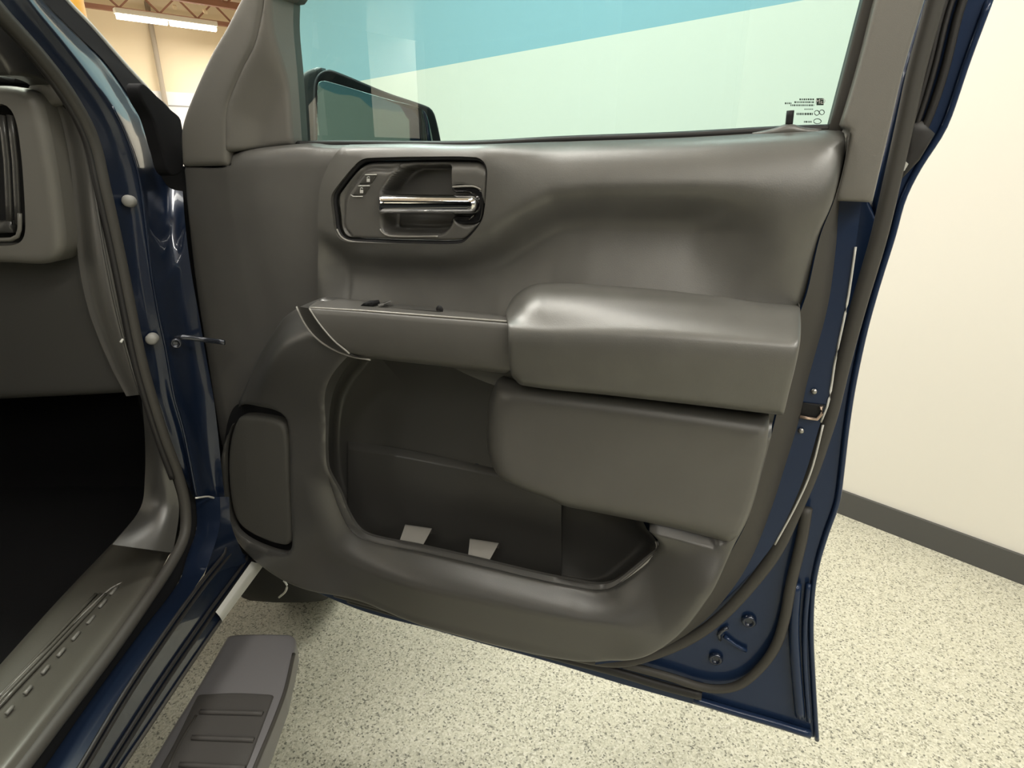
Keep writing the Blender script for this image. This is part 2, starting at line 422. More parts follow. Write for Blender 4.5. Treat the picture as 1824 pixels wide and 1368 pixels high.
# ------------------------------------------------------------------ the truck
truck = empty('pickup_truck', (-1.45, .6, 0))
tag(truck, 'dark blue pickup truck with its front passenger door standing open', 'truck')
DM = Matrix.Translation(Vector(DO)) @ Matrix.Rotation(-TH, 4, 'Z')
D = DOOR
# outer edge of the door, at the depth of its folded hem
R4 = [(1763, 0), (1722, 110), (1690, 205), (1675, 238), (1635, 300), (1608, 355), (1590, 420), (1562, 510), (1540, 590), (1519, 690), (1507, 770), (1499, 840), (1491, 895), (1472, 950), (1457, 1000), (1448, 1050), (1445, 1120), (1448, 1200), (1455, 1318, 1)]
BOT = [(1455, 1318, 1), (1384, 1300), (1292, 1273), (1196, 1246), (1100, 1219), (1000, 1188), (900, 1160), (824, 1139), (764, 1122), (666, 1097), (600, 1073), (540, 1045), (490, 1012), (460, 985, 1)]
LEFT = [(460, 985, 1), (430, 930), (412, 850), (398, 760), (378, 640), (352, 480), (338, 330), (335, 230, 1)]
out = [(338, 300, 1), (1480, 268), (1525, 300), (1548, 357), (1572, 405, 1)] + R4[6:-1] + BOT[:-1] + LEFT[:-1]
WS = -.115
shell_o = cr(out, True)
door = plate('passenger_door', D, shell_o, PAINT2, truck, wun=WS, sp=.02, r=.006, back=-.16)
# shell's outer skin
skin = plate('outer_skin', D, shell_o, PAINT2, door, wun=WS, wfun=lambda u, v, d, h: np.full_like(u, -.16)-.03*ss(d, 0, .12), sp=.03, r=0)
# --- trim: rails of the trailing flank
C0 = [(1514, 236), (1502, 300), (1485, 359), (1461, 420), (1438, 520), (1421, 570), (1402, 655), (1384, 735), (1362, 820), (1332, 925), (1297, 992), (1262, 1050), (1218, 1105), (1170, 1142), (1120, 1163), (1060, 1172)]
R1 = [(1517, 236), (1506, 310), (1495, 362), (1489, 440), (1475, 543), (1448, 645), (1437, 684), (1424, 745), (1398, 831), (1376, 900), (1341, 989), (1306, 1047), (1252, 1108), (1180, 1155), (1120, 1172), (1060, 1180)]
R2 = [(1540, 236), (1538, 310), (1534, 362), (1524, 440), (1509, 540), (1488, 640), (1476, 715), (1462, 752), (1436, 840), (1408, 910), (1374, 975), (1322, 1037), (1271, 1085), (1220, 1122), (1168, 1157), (1120, 1175), (1060, 1184)]
def rail(fr, p, w, n=7):
    if isinstance(w, list): w = np.interp(np.arange(n*(len(p)-1)+1)/n, np.arange(len(p)), w)
    return fr.P(cr(p, n=n), w)
c0, r1, r2 = rail(D, C0, .004), rail(D, R1, -.05), rail(D, R2, -.053)
loft('trim_flank', [rail(D, C0, .004), rail(D, [(a[0]*.9+b[0]*.1, a[1]*.9+b[1]*.1) for a, b in zip(C0, R1)], -.001), rail(D, [(a[0]*.4+b[0]*.6, a[1]*.4+b[1]*.6) for a, b in zip(C0, R1)], -.022), r1], FLANK, door, n=110, k=5)
loft('latch_face', [r1+D.ew*-.004, r2], PAINT2, door, n=110, k=4)
tube('edge_bead', rail(D, R2[3:8], -.052), .0016, PALE, door, n=6)
tube('edge_bead', rail(D, [(1466, 757), (1445, 838), (1418, 900), (1380, 970)], -.052), .0016, PALE, door, n=6)
SEAL = [(1700, -110), (1670, 0), (1636, 123), (1616, 215), (1597, 300), (1569, 420), (1531, 549), (1503, 653), (1483, 736), (1466, 790), (1449, 840), (1420, 908), (1386, 980), (1347, 1034), (1294, 1092), (1242, 1132), (1175, 1163), (1100, 1180), (1000, 1163), (900, 1137), (800, 1110), (700, 1084), (600, 1056)]
tube('weather_seal', rail(D, [(x-3, y) for x, y in SEAL], -.086), .0100, RUBBER, door, n=10, flat=.8, up=D.ew)
AUX = [(1437, 905), (1428, 960), (1409, 1040), (1398, 1100), (1382, 1150), (1352, 1192), (1312, 1222), (1262, 1226), (1190, 1205), (1110, 1183)]
tube('lower_seal', rail(D, AUX, -.100), .0085, RUBBER, door, n=8, flat=.8, up=D.ew)
tube('drip_strip', rail(D, [(1250, 1240), (1180, 1222), (1100, 1198), (1000, 1172), (900, 1145), (800, 1118), (700, 1091), (620, 1068)], -.103), .010, RUBBERD, door, n=8, flat=.6, up=D.ew)
tube('bottom_lip', rail(D, [(1444, 1308), (1380, 1288), (1300, 1265), (1235, 1245)], -.108), .008, PAINT2, door, n=8, flat=.9, up=D.ew)
tube('hem_ridge', rail(D, [(1418, 1040), (1414, 1110), (1417, 1180), (1425, 1275)], -.108), .0085, PAINT2, door, n=8, up=D.ew)
tube('hem_ridge', rail(D, [(1440, 1040), (1434, 1110), (1434, 1180), (1441, 1285)], -.108), .004, PAINT2, door, n=8, up=D.ew)
tube('hem_edge', rail(D, R4, -.113), .004, PAINT2, door, n=8, up=D.ew)
# bolts and clip in the corner
for (x, y) in ((1334, 1105), (1275, 1172)):
    c = D.P([(x, y)], -.112)[0]
    disc('bolt', c, D.ew, [(.0125, 0), (.0125, .003), (.0105, .006), (.0075, .0065), (.0065, .002), (.004, .002)], PAINT, door, n=20)
tube('hinge_clip', rail(D, [(1290, 1133), (1312, 1150), (1330, 1159)], -.110), .004, PAINT2, door, n=6, up=D.ew)
tube('hinge_clip', rail(D, [(1283, 1140), (1281, 1128), (1296, 1118)], -.110), .0035, DKST, door, n=6, up=D.ew)
# latch slot
LF = Frame(D.P([(1447, 735)], -.072)[0], D.eu*.86-D.ew*.5, (0, 0, 1), D.eu*.5+D.ew*.86)
plate('latch_slot', D, [(1431, 718), (1470, 722), (1462, 747), (1424, 742)], BLACK, door, wun=-.050, r=.001, sp=.01, back=-.06)
tube('latch_lip', rail(D, [(1425, 742), (1455, 747), (1463, 742), (1463, 724)], -.047), .0022, M_('worn_brass', (.55, .42, .34), .35, metal=.8), door, n=6)
for (x, y) in ((1450, 697), (1427, 767)):
    disc('latch_screw', D.P([(x, y)], -.052)[0], D.ew+D.eu*-.3, [(.004, 0), (.004, .002), (.0015, .003)], STEEL, door, n=12)

# --- upper trim panel
topline = [(612, 257), (720, 255), (830, 257), (1000, 249), (1200, 242), (1390, 231), (1495, 227)]
UP = [(612, 257, 1)] + topline[1:] + [(1508, 229), (1514, 240)] + C0[1:7] + [(1384, 735, 1), (1100, 708), (900, 690), (700, 600), (573, 560, 1), (573, 420), (576, 340), (590, 296)]
TL = D.uv(cr(topline+[(1514, 227)]), .01)
LED = D.uv([(560, 405), (580, 422), (600, 434), (640, 441), (760, 446), (830, 440), (880, 418), (930, 384), (985, 354), (1050, 346), (1200, 345), (1330, 347), (1400, 352), (1520, 362)], .01)
ufade = D.uv([(1230, 350), (1420, 350), (575, 430), (640, 430)], .01)[:, 0]
vsub = D.uv([(800, 300)], .01)[0, 1]
RIGHT = D.uv(cr(C0[:8]), .004)
ub = D.uv([(850, 300), (1000, 300)], .01)[:, 0]
def wup(u, v, d, h):
    P = np.stack([u, v], 1)
    s = np.interp(u, LED[:, 0], LED[:, 1])-v
    # measured along the slope of the ledge
    sl = np.gradient(LED[:, 1], LED[:, 0]); cs = 1/np.sqrt(1+np.interp(u, LED[:, 0], sl)**2)
    s = s*cs
    A = 1-ss(u, ufade[0], ufade[1]); B = ss(u, ufade[2]-.01, ufade[2]+.03)
    w = .020-.036*A*B*ss(s, -.014, .045)+.031*A*B*ss(s, .04, .17)
    w = w-.012*(1-A)*ss(s, -.02, .12)
    w = w-drop(dist(P, TL), .018)*.9-drop(dist(P, TL), .095)*(.10+.40*ss(u, ub[0], ub[1]))
    w = w-drop(dist(P, RIGHT), .016)-.004*(1-ss(dist(P, RIGHT), 0, .03))
    return w
BZ = [(600, 385), (597, 350), (606, 333), (640, 291), (652, 283), (668, 281), (760, 279), (850, 280), (864, 287), (871, 302), (871, 330), (868, 372), (862, 394), (838, 424), (822, 433), (740, 433), (640, 430), (616, 427), (604, 412)]
bz = cr(BZ, True)
def scale_px(p, k, c=None):
    p = np.asarray([q[:2] for q in p], float); c = p.mean(0) if c is None else np.asarray(c); return c+(p-c)*k
def inset_px(p, d):
    p = np.asarray([q[:2] for q in p], float); T = np.roll(p, -1, 0)-np.roll(p, 1, 0); T /= np.linalg.norm(T, axis=1)[:, None]
    a = .5*np.sum(p[:, 0]*np.roll(p[:, 1], -1)-np.roll(p[:, 0], -1)*p[:, 1])
    N = np.stack([-T[:, 1], T[:, 0]], 1)*(1 if a > 0 else -1); return p+N*d
plate('upper_trim_panel', D, cr(UP, True), SOFT, door, wun=.01, wfun=wup, r=.03, sp=.0065, holes=[bz], back=-.05)
# front filler panel (ahead of the crease)
FI = [(322, 297, 1), (402, 295), (400, 272, 1), (420, 265), (530, 254), (560, 257), (612, 257, 1), (592, 292), (577, 340), (575, 420), (575, 560, 1), (560, 700), (480, 860, 1), (420, 860), (392, 800), (380, 740), (361, 620), (345, 520), (333, 420)]
FTL = D.uv(cr([(404, 270), (420, 265), (530, 254), (560, 257), (612, 257)]), 0)
def wfi(u, v, d, h):
    P = np.stack([u, v], 1); return -.004-drop(dist(P, FTL), .026)*.9-drop(d, .006)
plate('front_trim_panel', D, cr(FI, True), PLAST, door, wun=0, wfun=wfi, r=.006, sp=.009, back=-.05)
# sail pieces in front of the window
SA = [(322, 297, 1), (320, 240), (325, 212), (341, 168), (372, 98), (402, 45), (428, -6), (470, -78), (590, -290, 1), (630, -290, 1), (512, -60), (486, -12, 1), (466, -8, 1), (464, 20), (452, 78), (430, 122), (407, 178), (402, 210), (402, 295, 1)]
plate('sail_trim', D, cr(SA, True), FRAMEP, door, wun=.0, r=.008, sp=.012, back=-.07)
SB = [(402, 272, 1), (403, 205), (409, 178), (432, 122), (454, 78), (468, 20), (472, -12, 1), (484, -12, 1), (484, 40), (493, 130), (503, 258, 1), (460, 263)]
SBU = D.uv(cr([(402, 272), (403, 205), (409, 178), (432, 122), (454, 78), (468, 20), (472, -12)]), 0)
def wsb(u, v, d, h):
    P = np.stack([u, v], 1); return -.002-.026*ss(dist(P, SBU), .0, .06)-drop(d, .008)
plate('mirror_sail', D, cr(SB, True), FRAMEP, door, wun=-.008, wfun=wsb, r=.006, sp=.008, back=-.07)
# window frame: channel and pillar cover, header
plate('glass_run_channel', D, [(1537, 0), (1475, 236), (1500, 236), (1532, 130), (1566, 0), (1650, -290), (1612, -290)], RUBBER, door, wun=-.035, r=.003, sp=.02, back=-.07)
CV = [(1560, 0, 1), (1530, 118), (1498, 225, 1), (1513, 232), (1513, 245), (1487, 358, 1), (1555, 361, 1), (1588, 220), (1611, 123), (1648, 0), (1735, -290, 1), (1643, -290, 1)]
plate('pillar_cover', D, cr(CV, True), FRAMEP, door, wun=-.012, r=.005, sp=.012, back=-.08)
OF = [(1555, 362, 1), (1588, 220), (1611, 123), (1648, 0), (1735, -290, 1), (1880, -290, 1), (1763, 0), (1722, 110), (1690, 205), (1675, 238), (1635, 300), (1608, 355), (1590, 420, 1), (1560, 420, 1)]
plate('window_frame', D, cr(OF, True), PAINT2, door, wun=-.115, r=.005, sp=.012, back=-.16)
for dx, rr, mm in ((22, .0035, RUBBERD), (33, .0035, RUBBERD), (52, .005, RUBBERD)):
    tube('frame_bead', rail(D, [(1690+dx+25, -110), (1663+dx, 0), (1631+dx, 123), (1611+dx*.9, 200), (1594+dx*.7, 262)], -.106), rr, mm, door, n=6, up=D.ew)
plate('beltline_cap', D, [(1618, 222), (1645, 215), (1668, 238), (1640, 285), (1607, 320), (1600, 308), (1614, 275)], RUBBERD, door, wun=-.098, r=.006, sp=.01, back=-.13)
plate('cap_clip', D, [(1604, 290), (1611, 285), (1619, 292), (1612, 304), (1601, 307)], PALE, door, wun=-.094, r=.002, sp=.01, back=-.1)
plate('window_header', D, [(560, -270), (655, -270), (1612, -270), (1735, -270), (1740, -330), (1700, -345), (620, -345)], FRAMEP, door, wun=-.02, r=.01, sp=.02, back=-.13)
# window glass with its printed mark
plate('window_glass', D, [(470, 0), (470, -60), (620, -285), (1620, -285), (1545, 0), (1482, 240), (1480, 300), (480, 300), (480, 250), (475, 130)], GLASS, door, wun=-.055, r=0, sp=.05)
GW = -.053
def mark(name, pts, mat=INK, w=GW): return plate(name, D, pts, mat, door, wun=w, r=0, sp=.05)
def quad(x0, y0, x1, y1): return [(x0, y0), (x1, y0), (x1, y1), (x0, y1)]
def dashes(name, rows):
    V, F = [], []
    rnd = random.Random(5)
    for (x0, x1, y, h) in rows:
        x = x0
        while x < x1:
            l = rnd.choice((1.6, 2.2, 3.0)); q = D.P(quad(x, y, min(x+l, x1), y+h), GW); n = len(V); V += list(q); F.append((n, n+1, n+2, n+3)); x += l+1.1
    o = obj(name, V, F, INK, door, smooth=False); o['kind'] = 'stuff'
dashes('glass_marking', [(1424, 1451, 175.5, 3), (1398, 1410, 182.5, 3), (1415, 1450, 180.5, 3), (1408, 1450, 186, 3), (1433, 1449, 193.5, 2), (1419, 1448, 201, 4), (1432, 1446, 215.5, 3)])
mark('glass_emblem', quad(1454.5, 175, 1467, 187.5))
def text(name, s, c, size, mat, w, mirror=True):
    cu = bpy.data.curves.new(name, 'FONT'); cu.body = s; cu.size = size; cu.align_x = 'CENTER'; cu.align_y = 'CENTER'
    o = bpy.data.objects.new(name, cu); COL.objects.link(o); cu.materials.append(mat)
    p = D.P([c], w)[0]; sx = -1 if mirror else 1
    R = Matrix(((D.eu[0]*sx, D.ev[0], D.ew[0], p[0]), (D.eu[1]*sx, D.ev[1], D.ew[1], p[1]), (D.eu[2]*sx, D.ev[2], D.ew[2], p[2]), (0, 0, 0, 1)))
    put(o, R, door)
    bpy.context.view_layer.update()
    me = bpy.data.meshes.new_from_object(o.evaluated_get(bpy.context.evaluated_depsgraph_get()))
    bpy.data.objects.remove(o); WM.pop(o, None)
    o = bpy.data.objects.new(name, me); COL.objects.link(o); put(o, R, door); return o
text('emblem_letters', 'GM', (1461, 181), .0075, WHITE, GW+.0006)
for (x, y) in ((1455, 201), (1464, 200)):
    tube('approval_ring', D.P([(x+4.5*math.cos(a), y+4.5*math.sin(a)) for a in np.linspace(0, 6.28, 14)], GW), .0004, INK, door, n=4, step=.002)
tube('approval_ring', D.P([(1456+7*math.cos(a), 216+4.5*math.sin(a)) for a in np.linspace(0, 6.28, 16)], GW), .0004, INK, door, n=4, step=.002)
# lock knob
tube('lock_knob', D.P([(1405, 226), (1408, 197)], -.035), .0042, BLACK, door, n=8, step=.01, up=D.ew)
plate('lock_knob_base', D, cr([(1340, 236, 1), (1375, 229), (1398, 221), (1412, 220), (1430, 226), (1465, 229, 1), (1465, 240, 1), (1340, 245, 1)], True), SOFT, door, wun=-.028, r=.006, sp=.01, back=-.05)
tube('window_seal', rail(D, [(528, 257), (612, 256), (830, 257), (1000, 249), (1200, 242), (1390, 232), (1490, 229)], -.044), .005, RUBBERD, door, n=6, up=D.ew)

# --- mirror outside the window
p_in, p_out = D.P([(566, 190)], -.16)[0], D.P([(783, 215)], -.33)[0]
e = p_out-p_in; e[2] = 0; e /= np.linalg.norm(e)
MF = Frame(p_in, e, (0, 0, 1), np.cross(e, (0, 0, 1)))
MO = cr([(563, 260), (561, 160), (566, 134), (582, 124), (600, 128), (690, 165), (752, 186), (768, 194), (776, 210), (787, 260), (800, 380), (790, 420), (560, 440)], True)
MI = cr([(565, 265), (566, 152), (570, 145), (580, 144), (690, 176), (745, 191), (757, 199), (763, 212), (773, 262), (783, 370), (775, 395), (566, 420)], True)
plate('mirror_rim', MF, MO, BLACK, door, wun=0, r=.004, sp=.02, back=-.03)
plate('mirror_glass', MF, MI, MIRG, door, wun=.003, r=.001, sp=.03, back=0)
q1 = MF.P(cr([(563, 260), (561, 160), (566, 134), (582, 124), (600, 128), (690, 165), (752, 186), (768, 194), (776, 210), (787, 260)]), -.012)
HS = M_('mirror_shell', (.06, .065, .062), .3)
hc = q1.mean(0)
loft('mirror_housing', [q1, hc+(q1-hc)*.97+np.array([-.02, .03, -.012]), hc+(q1-hc)*.93+np.array([-.05, .09, -.02]), hc+(q1-hc)*.7+np.array([-.08, .14, -.03]), hc+(q1-hc)*.1+np.array([-.1, .16, -.08])], HS, door, n=50, k=4)
plate('mirror_arm', D, cr([(532, 270), (528, 150), (535, 132), (550, 122), (568, 121), (566, 200), (566, 270)], True), HS, door, wun=-.17, r=.008, sp=.01, back=-.19)

# --- inside handle
cup = cr([(679, 400), (677, 345), (690, 322), (706, 301), (724, 293), (760, 291), (796, 292), (803, 297), (804, 328), (806, 396), (796, 412), (780, 420), (700, 419), (684, 414)], True)
cupuv = D.uv(cup, .014)
cutuv = D.uv(cr([(804, 334), (850, 334), (858, 342), (860, 392), (812, 398)], True), .014)
slopeuv = D.uv([(640, 302), (700, 302)], .014)[:, 1]
padp = D.uv(cr([(633, 432), (612, 405), (611, 370), (616, 345), (640, 312), (652, 303), (668, 301), (690, 302), (705, 298)]), .014)
bztop = D.uv([(645, 289), (668, 286), (850, 285), (862, 290)], .014)
def wbz(u, v, d, h):
    P = np.stack([u, v], 1)
    di = np.where(inside(P, cupuv), dist(P, cupuv, True), 0); dc = np.where(inside(P, cutuv), dist(P, cutuv, True), 0)
    w = .014-drop(d, .004)-drop(dist(P, bztop), .018)*1.1
    w = w-.006*(1-ss(dist(P, padp), 0, .006))*ss(d, 0, .006)
    w = w-.042*ss(di, 0, .007)-.012*ss(dc, 0, .004)
    # the cup's floor rises towards its lower edge
    return w+.016*ss(di, .004, .012)*ss(slopeuv[0]-.06-v, 0, .05)
plate('handle_bezel', D, inset_px(bz, 6), PLAST, door, wun=.014, wfun=wbz, r=.004, sp=.0026, back=-.03)
tube('bezel_shadow_ring', D.P(bz, .010), .0045, BLACK, door, n=6, step=.006, up=D.ew, closed=True)  # black ring painted in for the shadow gap round the bezel
lowlip = cr([(600, 408), (606, 420), (617, 428), (640, 432), (740, 436), (820, 436), (838, 428), (856, 405)])
tube('bezel_lip', D.P(lowlip, .0155), .0016, LIP, door, n=6, step=.006, up=D.ew)
tube('cup_lip', D.P(cr([(677, 408), (684, 417), (700, 421), (780, 421)]), .015), .0013, LIP, door, n=6, step=.006, up=D.ew)
hx = lambda y, x0, x1: [(x0, y), ((x0+x1)/2, y+.6), (x1, y+1.2)]
loft('handle_lever', [D.P(hx(346, 680, 836), .004), D.P(hx(345.5, 679, 837), .016), D.P(hx(349, 678, 838), .024), D.P(hx(358, 678, 839), .030), D.P(hx(368, 678, 839), .030), D.P(hx(377, 678, 838), .025), D.P(hx(381, 679, 837), .016), D.P(hx(381, 680, 836), .004)], CHROME, door, n=24, k=5, cap=(-D.ew, .006, .012))
plate('lever_mount', D, cr([(804, 333, 1), (845, 332), (858, 338), (862, 350), (858, 392), (846, 399), (800, 398, 1), (808, 386), (838, 384), (842, 366), (838, 346), (806, 342)], True), GLOSSB, door, wun=.012, r=.004, sp=.004, back=-.01)
tube('mount_lip', D.P(cr([(806, 333), (845, 332), (857, 338)]), .013), .0015, LIP, door, n=6, step=.006, up=D.ew)
BTN = M_('button_grey', (.05, .048, .043), .4)
for (yy, xx) in ((312, 649), (332, 637)):
    b1 = plate('lock_button', D, [(xx+2, yy), (xx+22, yy-1), (xx+12, yy+15), (xx-10, yy+16)], BTN, door, wun=.016, r=.0015, sp=.005, back=.005)
    tube('button_edge', D.P([(xx+1, yy-.5), (xx+22, yy-1)], .0165), .0009, PALE, door, n=5, step=.004, up=D.ew)
    plate('lock_icon', D, quad(xx+4, yy+6, xx+10, yy+12), WHITE, door, wun=.0167, r=0, sp=.02)
    tube('lock_icon_shackle', D.P([(xx+5, yy+6), (xx+5.5, yy+3), (xx+8, yy+2.5), (xx+9.5, yy+4)], .0167), .0007, WHITE, door, n=5, step=.002, up=D.ew)
tube('button_edge', D.P([(625, 347), (629, 350), (646, 350)], .0165), .0009, PALE, door, n=5, step=.004, up=D.ew)

# --- speaker cover
SPO = cr([(410, 745), (420, 727), (436, 720), (470, 724), (498, 732), (511, 746), (515, 770), (518, 860), (522, 962), (519, 978), (507, 984), (470, 974), (434, 955), (414, 930), (404, 885), (401, 815), (404, 772)], True)
SPK = cr([(421, 748), (430, 742), (470, 745), (495, 752), (506, 763), (511, 790), (514, 860), (518, 955), (515, 968), (506, 973), (470, 963), (434, 943), (418, 922), (408, 880), (405, 820), (410, 778)], True)
plate('speaker_recess', D, scale_px(SPO, 1.03), BLACK, door, wun=.008, r=0, sp=.02)
plate('speaker_cover', D, SPK, M_('speaker_mesh', (.060, .058, .052), .6, spec=.35, bump=(1500, .5)), door, wun=.030, r=.008, sp=.01, back=.010)
# --- lower carrier panel with the map pocket opening
LC = [(572, 531, 1), (545, 541), (515, 556), (497, 572), (456, 640), (418, 728), (398, 785), (390, 830), (396, 890), (407, 935), (428, 972), (462, 1006), (515, 1040), (600, 1069), (700, 1097), (800, 1122), (900, 1148), (1000, 1168), (1060, 1173), (1120, 1163), (1172, 1141), (1220, 1104), (1262, 1050), (1299, 990), (1334, 925), (1362, 828), (1386, 735, 1), (1200, 690, 1), (900, 640, 1), (640, 560, 1)]
BG_IN = D.uv(cr([(895, 705), (1100, 728), (1355, 765), (1342, 830), (1312, 920), (1280, 968), (1060, 925), (910, 880), (870, 820), (868, 730)], True), .04)
PK = [(655, 612, 1), (628, 638), (604, 668), (589, 700), (582, 740), (580, 800), (584, 845), (596, 885), (612, 925), (632, 953), (662, 966), (740, 981), (850, 1006), (950, 1030), (1030, 1046), (1062, 1051), (1088, 1048), (1112, 1033), (1160, 992), (1172, 976), (1170, 964), (1150, 940, 1), (1080, 760, 1), (1000, 680, 1), (890, 628, 1), (780, 605, 1)]
pk = cr(PK, True)
BAND = D.uv(cr([(545, 600), (536, 700), (534, 800), (538, 850), (552, 905), (572, 960), (592, 985), (630, 1002), (700, 1020), (850, 1050), (1000, 1080), (1110, 1098), (1205, 1122), (1300, 1000), (1340, 925)]), .035)
lipuv = D.uv(pk, .025)
LUP = D.uv([(560, 815), (560, 885)], .03)[:, 1]
cutu = D.uv([(930, 700)], .03)[0, 0]; cutv = D.uv([(930, 715)], .03)[0, 1]
ut = D.uv([(530, 1000), (650, 1000), (1080, 1000), (1200, 1000)], .03)[:, 0]
vr = D.uv([(520, 760), (520, 610)], .03)[:, 1]
def wlc(u, v, d, h):
    P = np.stack([u, v], 1)
    a, b = dist(P, lipuv, True), dist(P, BAND)
    t = np.clip(a/(a+b+1e-6), 0, 1); inb = inside(P, np.vstack([BAND, D.uv([(1340, 700), (700, 500), (545, 560)], .03)]))
    t = np.where(inb, t, 1.0)
    A = 1-ss(v, LUP[1], LUP[0])
    uh = D.uv([(560, 900), (780, 900)], .03)[:, 0]
    w_low = .014+(.022+.028*ss(u, uh[0], uh[1]))*np.sin(np.clip(t, 0, 1)*math.pi/2)**1.1
    w_up = .034
    w = w_low*A+w_up*(1-A)
    w = w-.22*np.where(inb, 0, np.minimum(b, .085))*A*ss(u, ut[0], ut[1])*(1-ss(u, ut[2], ut[3]))
    w = w+.034*ss(v, vr[0], vr[1])*ss(d, .004, .050)
    w = w-drop(d, .014)*.9-drop(h, .004)
    w = np.where(inside(P, BG_IN) | (u > cutu) & (v > cutv), np.minimum(w, .0), w)
    return w
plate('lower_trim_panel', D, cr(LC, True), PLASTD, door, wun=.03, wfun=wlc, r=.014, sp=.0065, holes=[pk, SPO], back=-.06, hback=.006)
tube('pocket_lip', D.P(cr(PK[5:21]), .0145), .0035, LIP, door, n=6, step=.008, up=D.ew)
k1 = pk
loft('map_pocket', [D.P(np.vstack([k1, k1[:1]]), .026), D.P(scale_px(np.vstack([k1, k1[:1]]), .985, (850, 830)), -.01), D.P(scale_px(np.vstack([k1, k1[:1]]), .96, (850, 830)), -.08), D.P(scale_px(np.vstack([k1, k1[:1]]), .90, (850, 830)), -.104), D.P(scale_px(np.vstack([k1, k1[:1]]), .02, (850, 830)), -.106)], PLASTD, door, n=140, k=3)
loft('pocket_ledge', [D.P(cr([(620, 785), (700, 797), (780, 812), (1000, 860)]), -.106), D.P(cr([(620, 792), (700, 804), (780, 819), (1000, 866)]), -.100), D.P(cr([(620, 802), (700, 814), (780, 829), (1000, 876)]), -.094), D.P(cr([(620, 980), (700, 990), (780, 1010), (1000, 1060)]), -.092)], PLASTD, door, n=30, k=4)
for q in ([(722, 934), (770, 941), (744, 988), (706, 980)], [(837, 959), (889, 967), (862, 1016), (832, 1008)]):
    a = D.P(q, [-.035, -.035, .004, .004])
    loft('pocket_divider', [D.P([q[3], q[2]], .012), D.P([((q[3][0]*.2+q[0][0]*.8), q[3][1]*.2+q[0][1]*.8), (q[2][0]*.2+q[1][0]*.8, q[2][1]*.2+q[1][1]*.8)], -.022), D.P([(q[0][0], q[0][1]), (q[1][0], q[1][1])], -.036), D.P([(q[0][0], q[0][1]+10), (q[1][0], q[1][1]+10)], -.055)], LIP, door, n=8, k=4)
# --- bulged lower face under the armrest
BG = [(876, 676, 1), (890, 686), (925, 694), (1100, 715), (1250, 735), (1372, 753, 1), (1362, 820), (1332, 925), (1297, 992, 1), (1200, 966), (1060, 936), (960, 915), (905, 893), (872, 862), (855, 820), (850, 770), (858, 715)]
bguv = lambda p: D.uv(cr(p), .05)
bT = bguv([(876, 676), (890, 686), (925, 694), (1100, 715), (1250, 735), (1372, 753)])
bL = bguv([(876, 676), (858, 715), (850, 770), (855, 820), (872, 862), (905, 893), (960, 915)])
bB = bguv([(905, 893), (960, 915), (1060, 936), (1200, 966), (1297, 992)])
bR = bguv([(1372, 753), (1362, 820), (1332, 925), (1297, 992)])
def wbg(u, v, d, h):
    P = np.stack([u, v], 1)
    return .050-drop(dist(P, bT), .022)-drop(dist(P, bL), .045)-drop(dist(P, bB), .050)-drop(dist(P, bR), .010)
plate('lower_panel_face', D, cr(BG, True), PLAST, door, wun=.05, wfun=wbg, r=.02, sp=.006, back=-.03)

# --- armrest pad
def ext(l): return cr(l)
loft('armrest', [D.P(ext([(904, 548), (914, 530), (936, 513), (966, 504), (1140, 513), (1290, 529), (1350, 538), (1416, 544)]), .006),
                 D.P(ext([(904, 554), (918, 540), (938, 523), (968, 514), (1140, 525), (1290, 540), (1416, 553)]), .046),
                 D.P(ext([(906, 562), (922, 553), (940, 543), (970, 537), (1140, 551), (1290, 564), (1417, 576)]), .073),
                 D.P(ext([(909, 578), (1140, 583), (1416, 604)]), .097),
                 D.P(ext([(910, 592), (1140, 601), (1414, 620)]), .104),
                 D.P(ext([(911, 615), (1140, 632), (1407, 655)]), .106),
                 D.P(ext([(912, 650), (1140, 674), (1396, 700)]), .099),
                 D.P(ext([(914, 671), (930, 683), (1100, 702), (1250, 719), (1388, 735)]), .088),
                 D.P(ext([(914, 672), (930, 684), (1100, 703), (1250, 720), (1388, 736)]), .02)], SOFT, door, n=90, k=7, cap=(-D.ew, .006, .06))
# --- pull handle
loft('pull_handle', [D.P([(574, 531), (640, 534), (780, 549), (908, 563)], .008),
                     D.P([(553, 546), (640, 551), (780, 561), (906, 571)], .072),
                     D.P([(552, 549), (640, 555), (780, 566), (907, 576)], .081),
                     D.P([(556, 560), (640, 566), (780, 577), (908, 588)], .085),
                     D.P([(582, 595), (700, 606), (800, 615), (909, 624)], .086),
                     D.P([(610, 623), (700, 633), (800, 643), (908, 654)], .080),
                     D.P([(622, 632), (700, 641), (800, 652), (900, 663)], .068),
                     D.P([(626, 634), (700, 643), (800, 654), (896, 665)], .01)], PLAST, door, n=60, k=6, cap=(-D.ew, .003, .03))
tube('handle_bead', D.P([(552, 548), (640, 553), (780, 563.5), (907, 573)], .080), .0016, LIP, door, n=6, step=.01, up=D.ew)
BE1 = cr([(528, 546), (540, 572), (558, 597), (585, 618), (622, 634), (660, 641)]); BE2 = cr([(551, 549), (562, 567), (578, 588), (596, 608), (618, 626), (626, 633)])
loft('handle_trim_strip', [D.P(BE1, .070), D.P(resample(BE2, n=len(BE1)), .078)], PLASTD, door, n=30, k=2)
tube('trim_highlight', D.P(BE1, .071), .0016, LIP, door, n=6, step=.008, up=D.ew)  # pale tubes drawn as highlights on both edges of the strip
tube('trim_highlight', D.P(BE2[:-3], .0865), .0014, LIP, door, n=6, step=.008, up=D.ew)
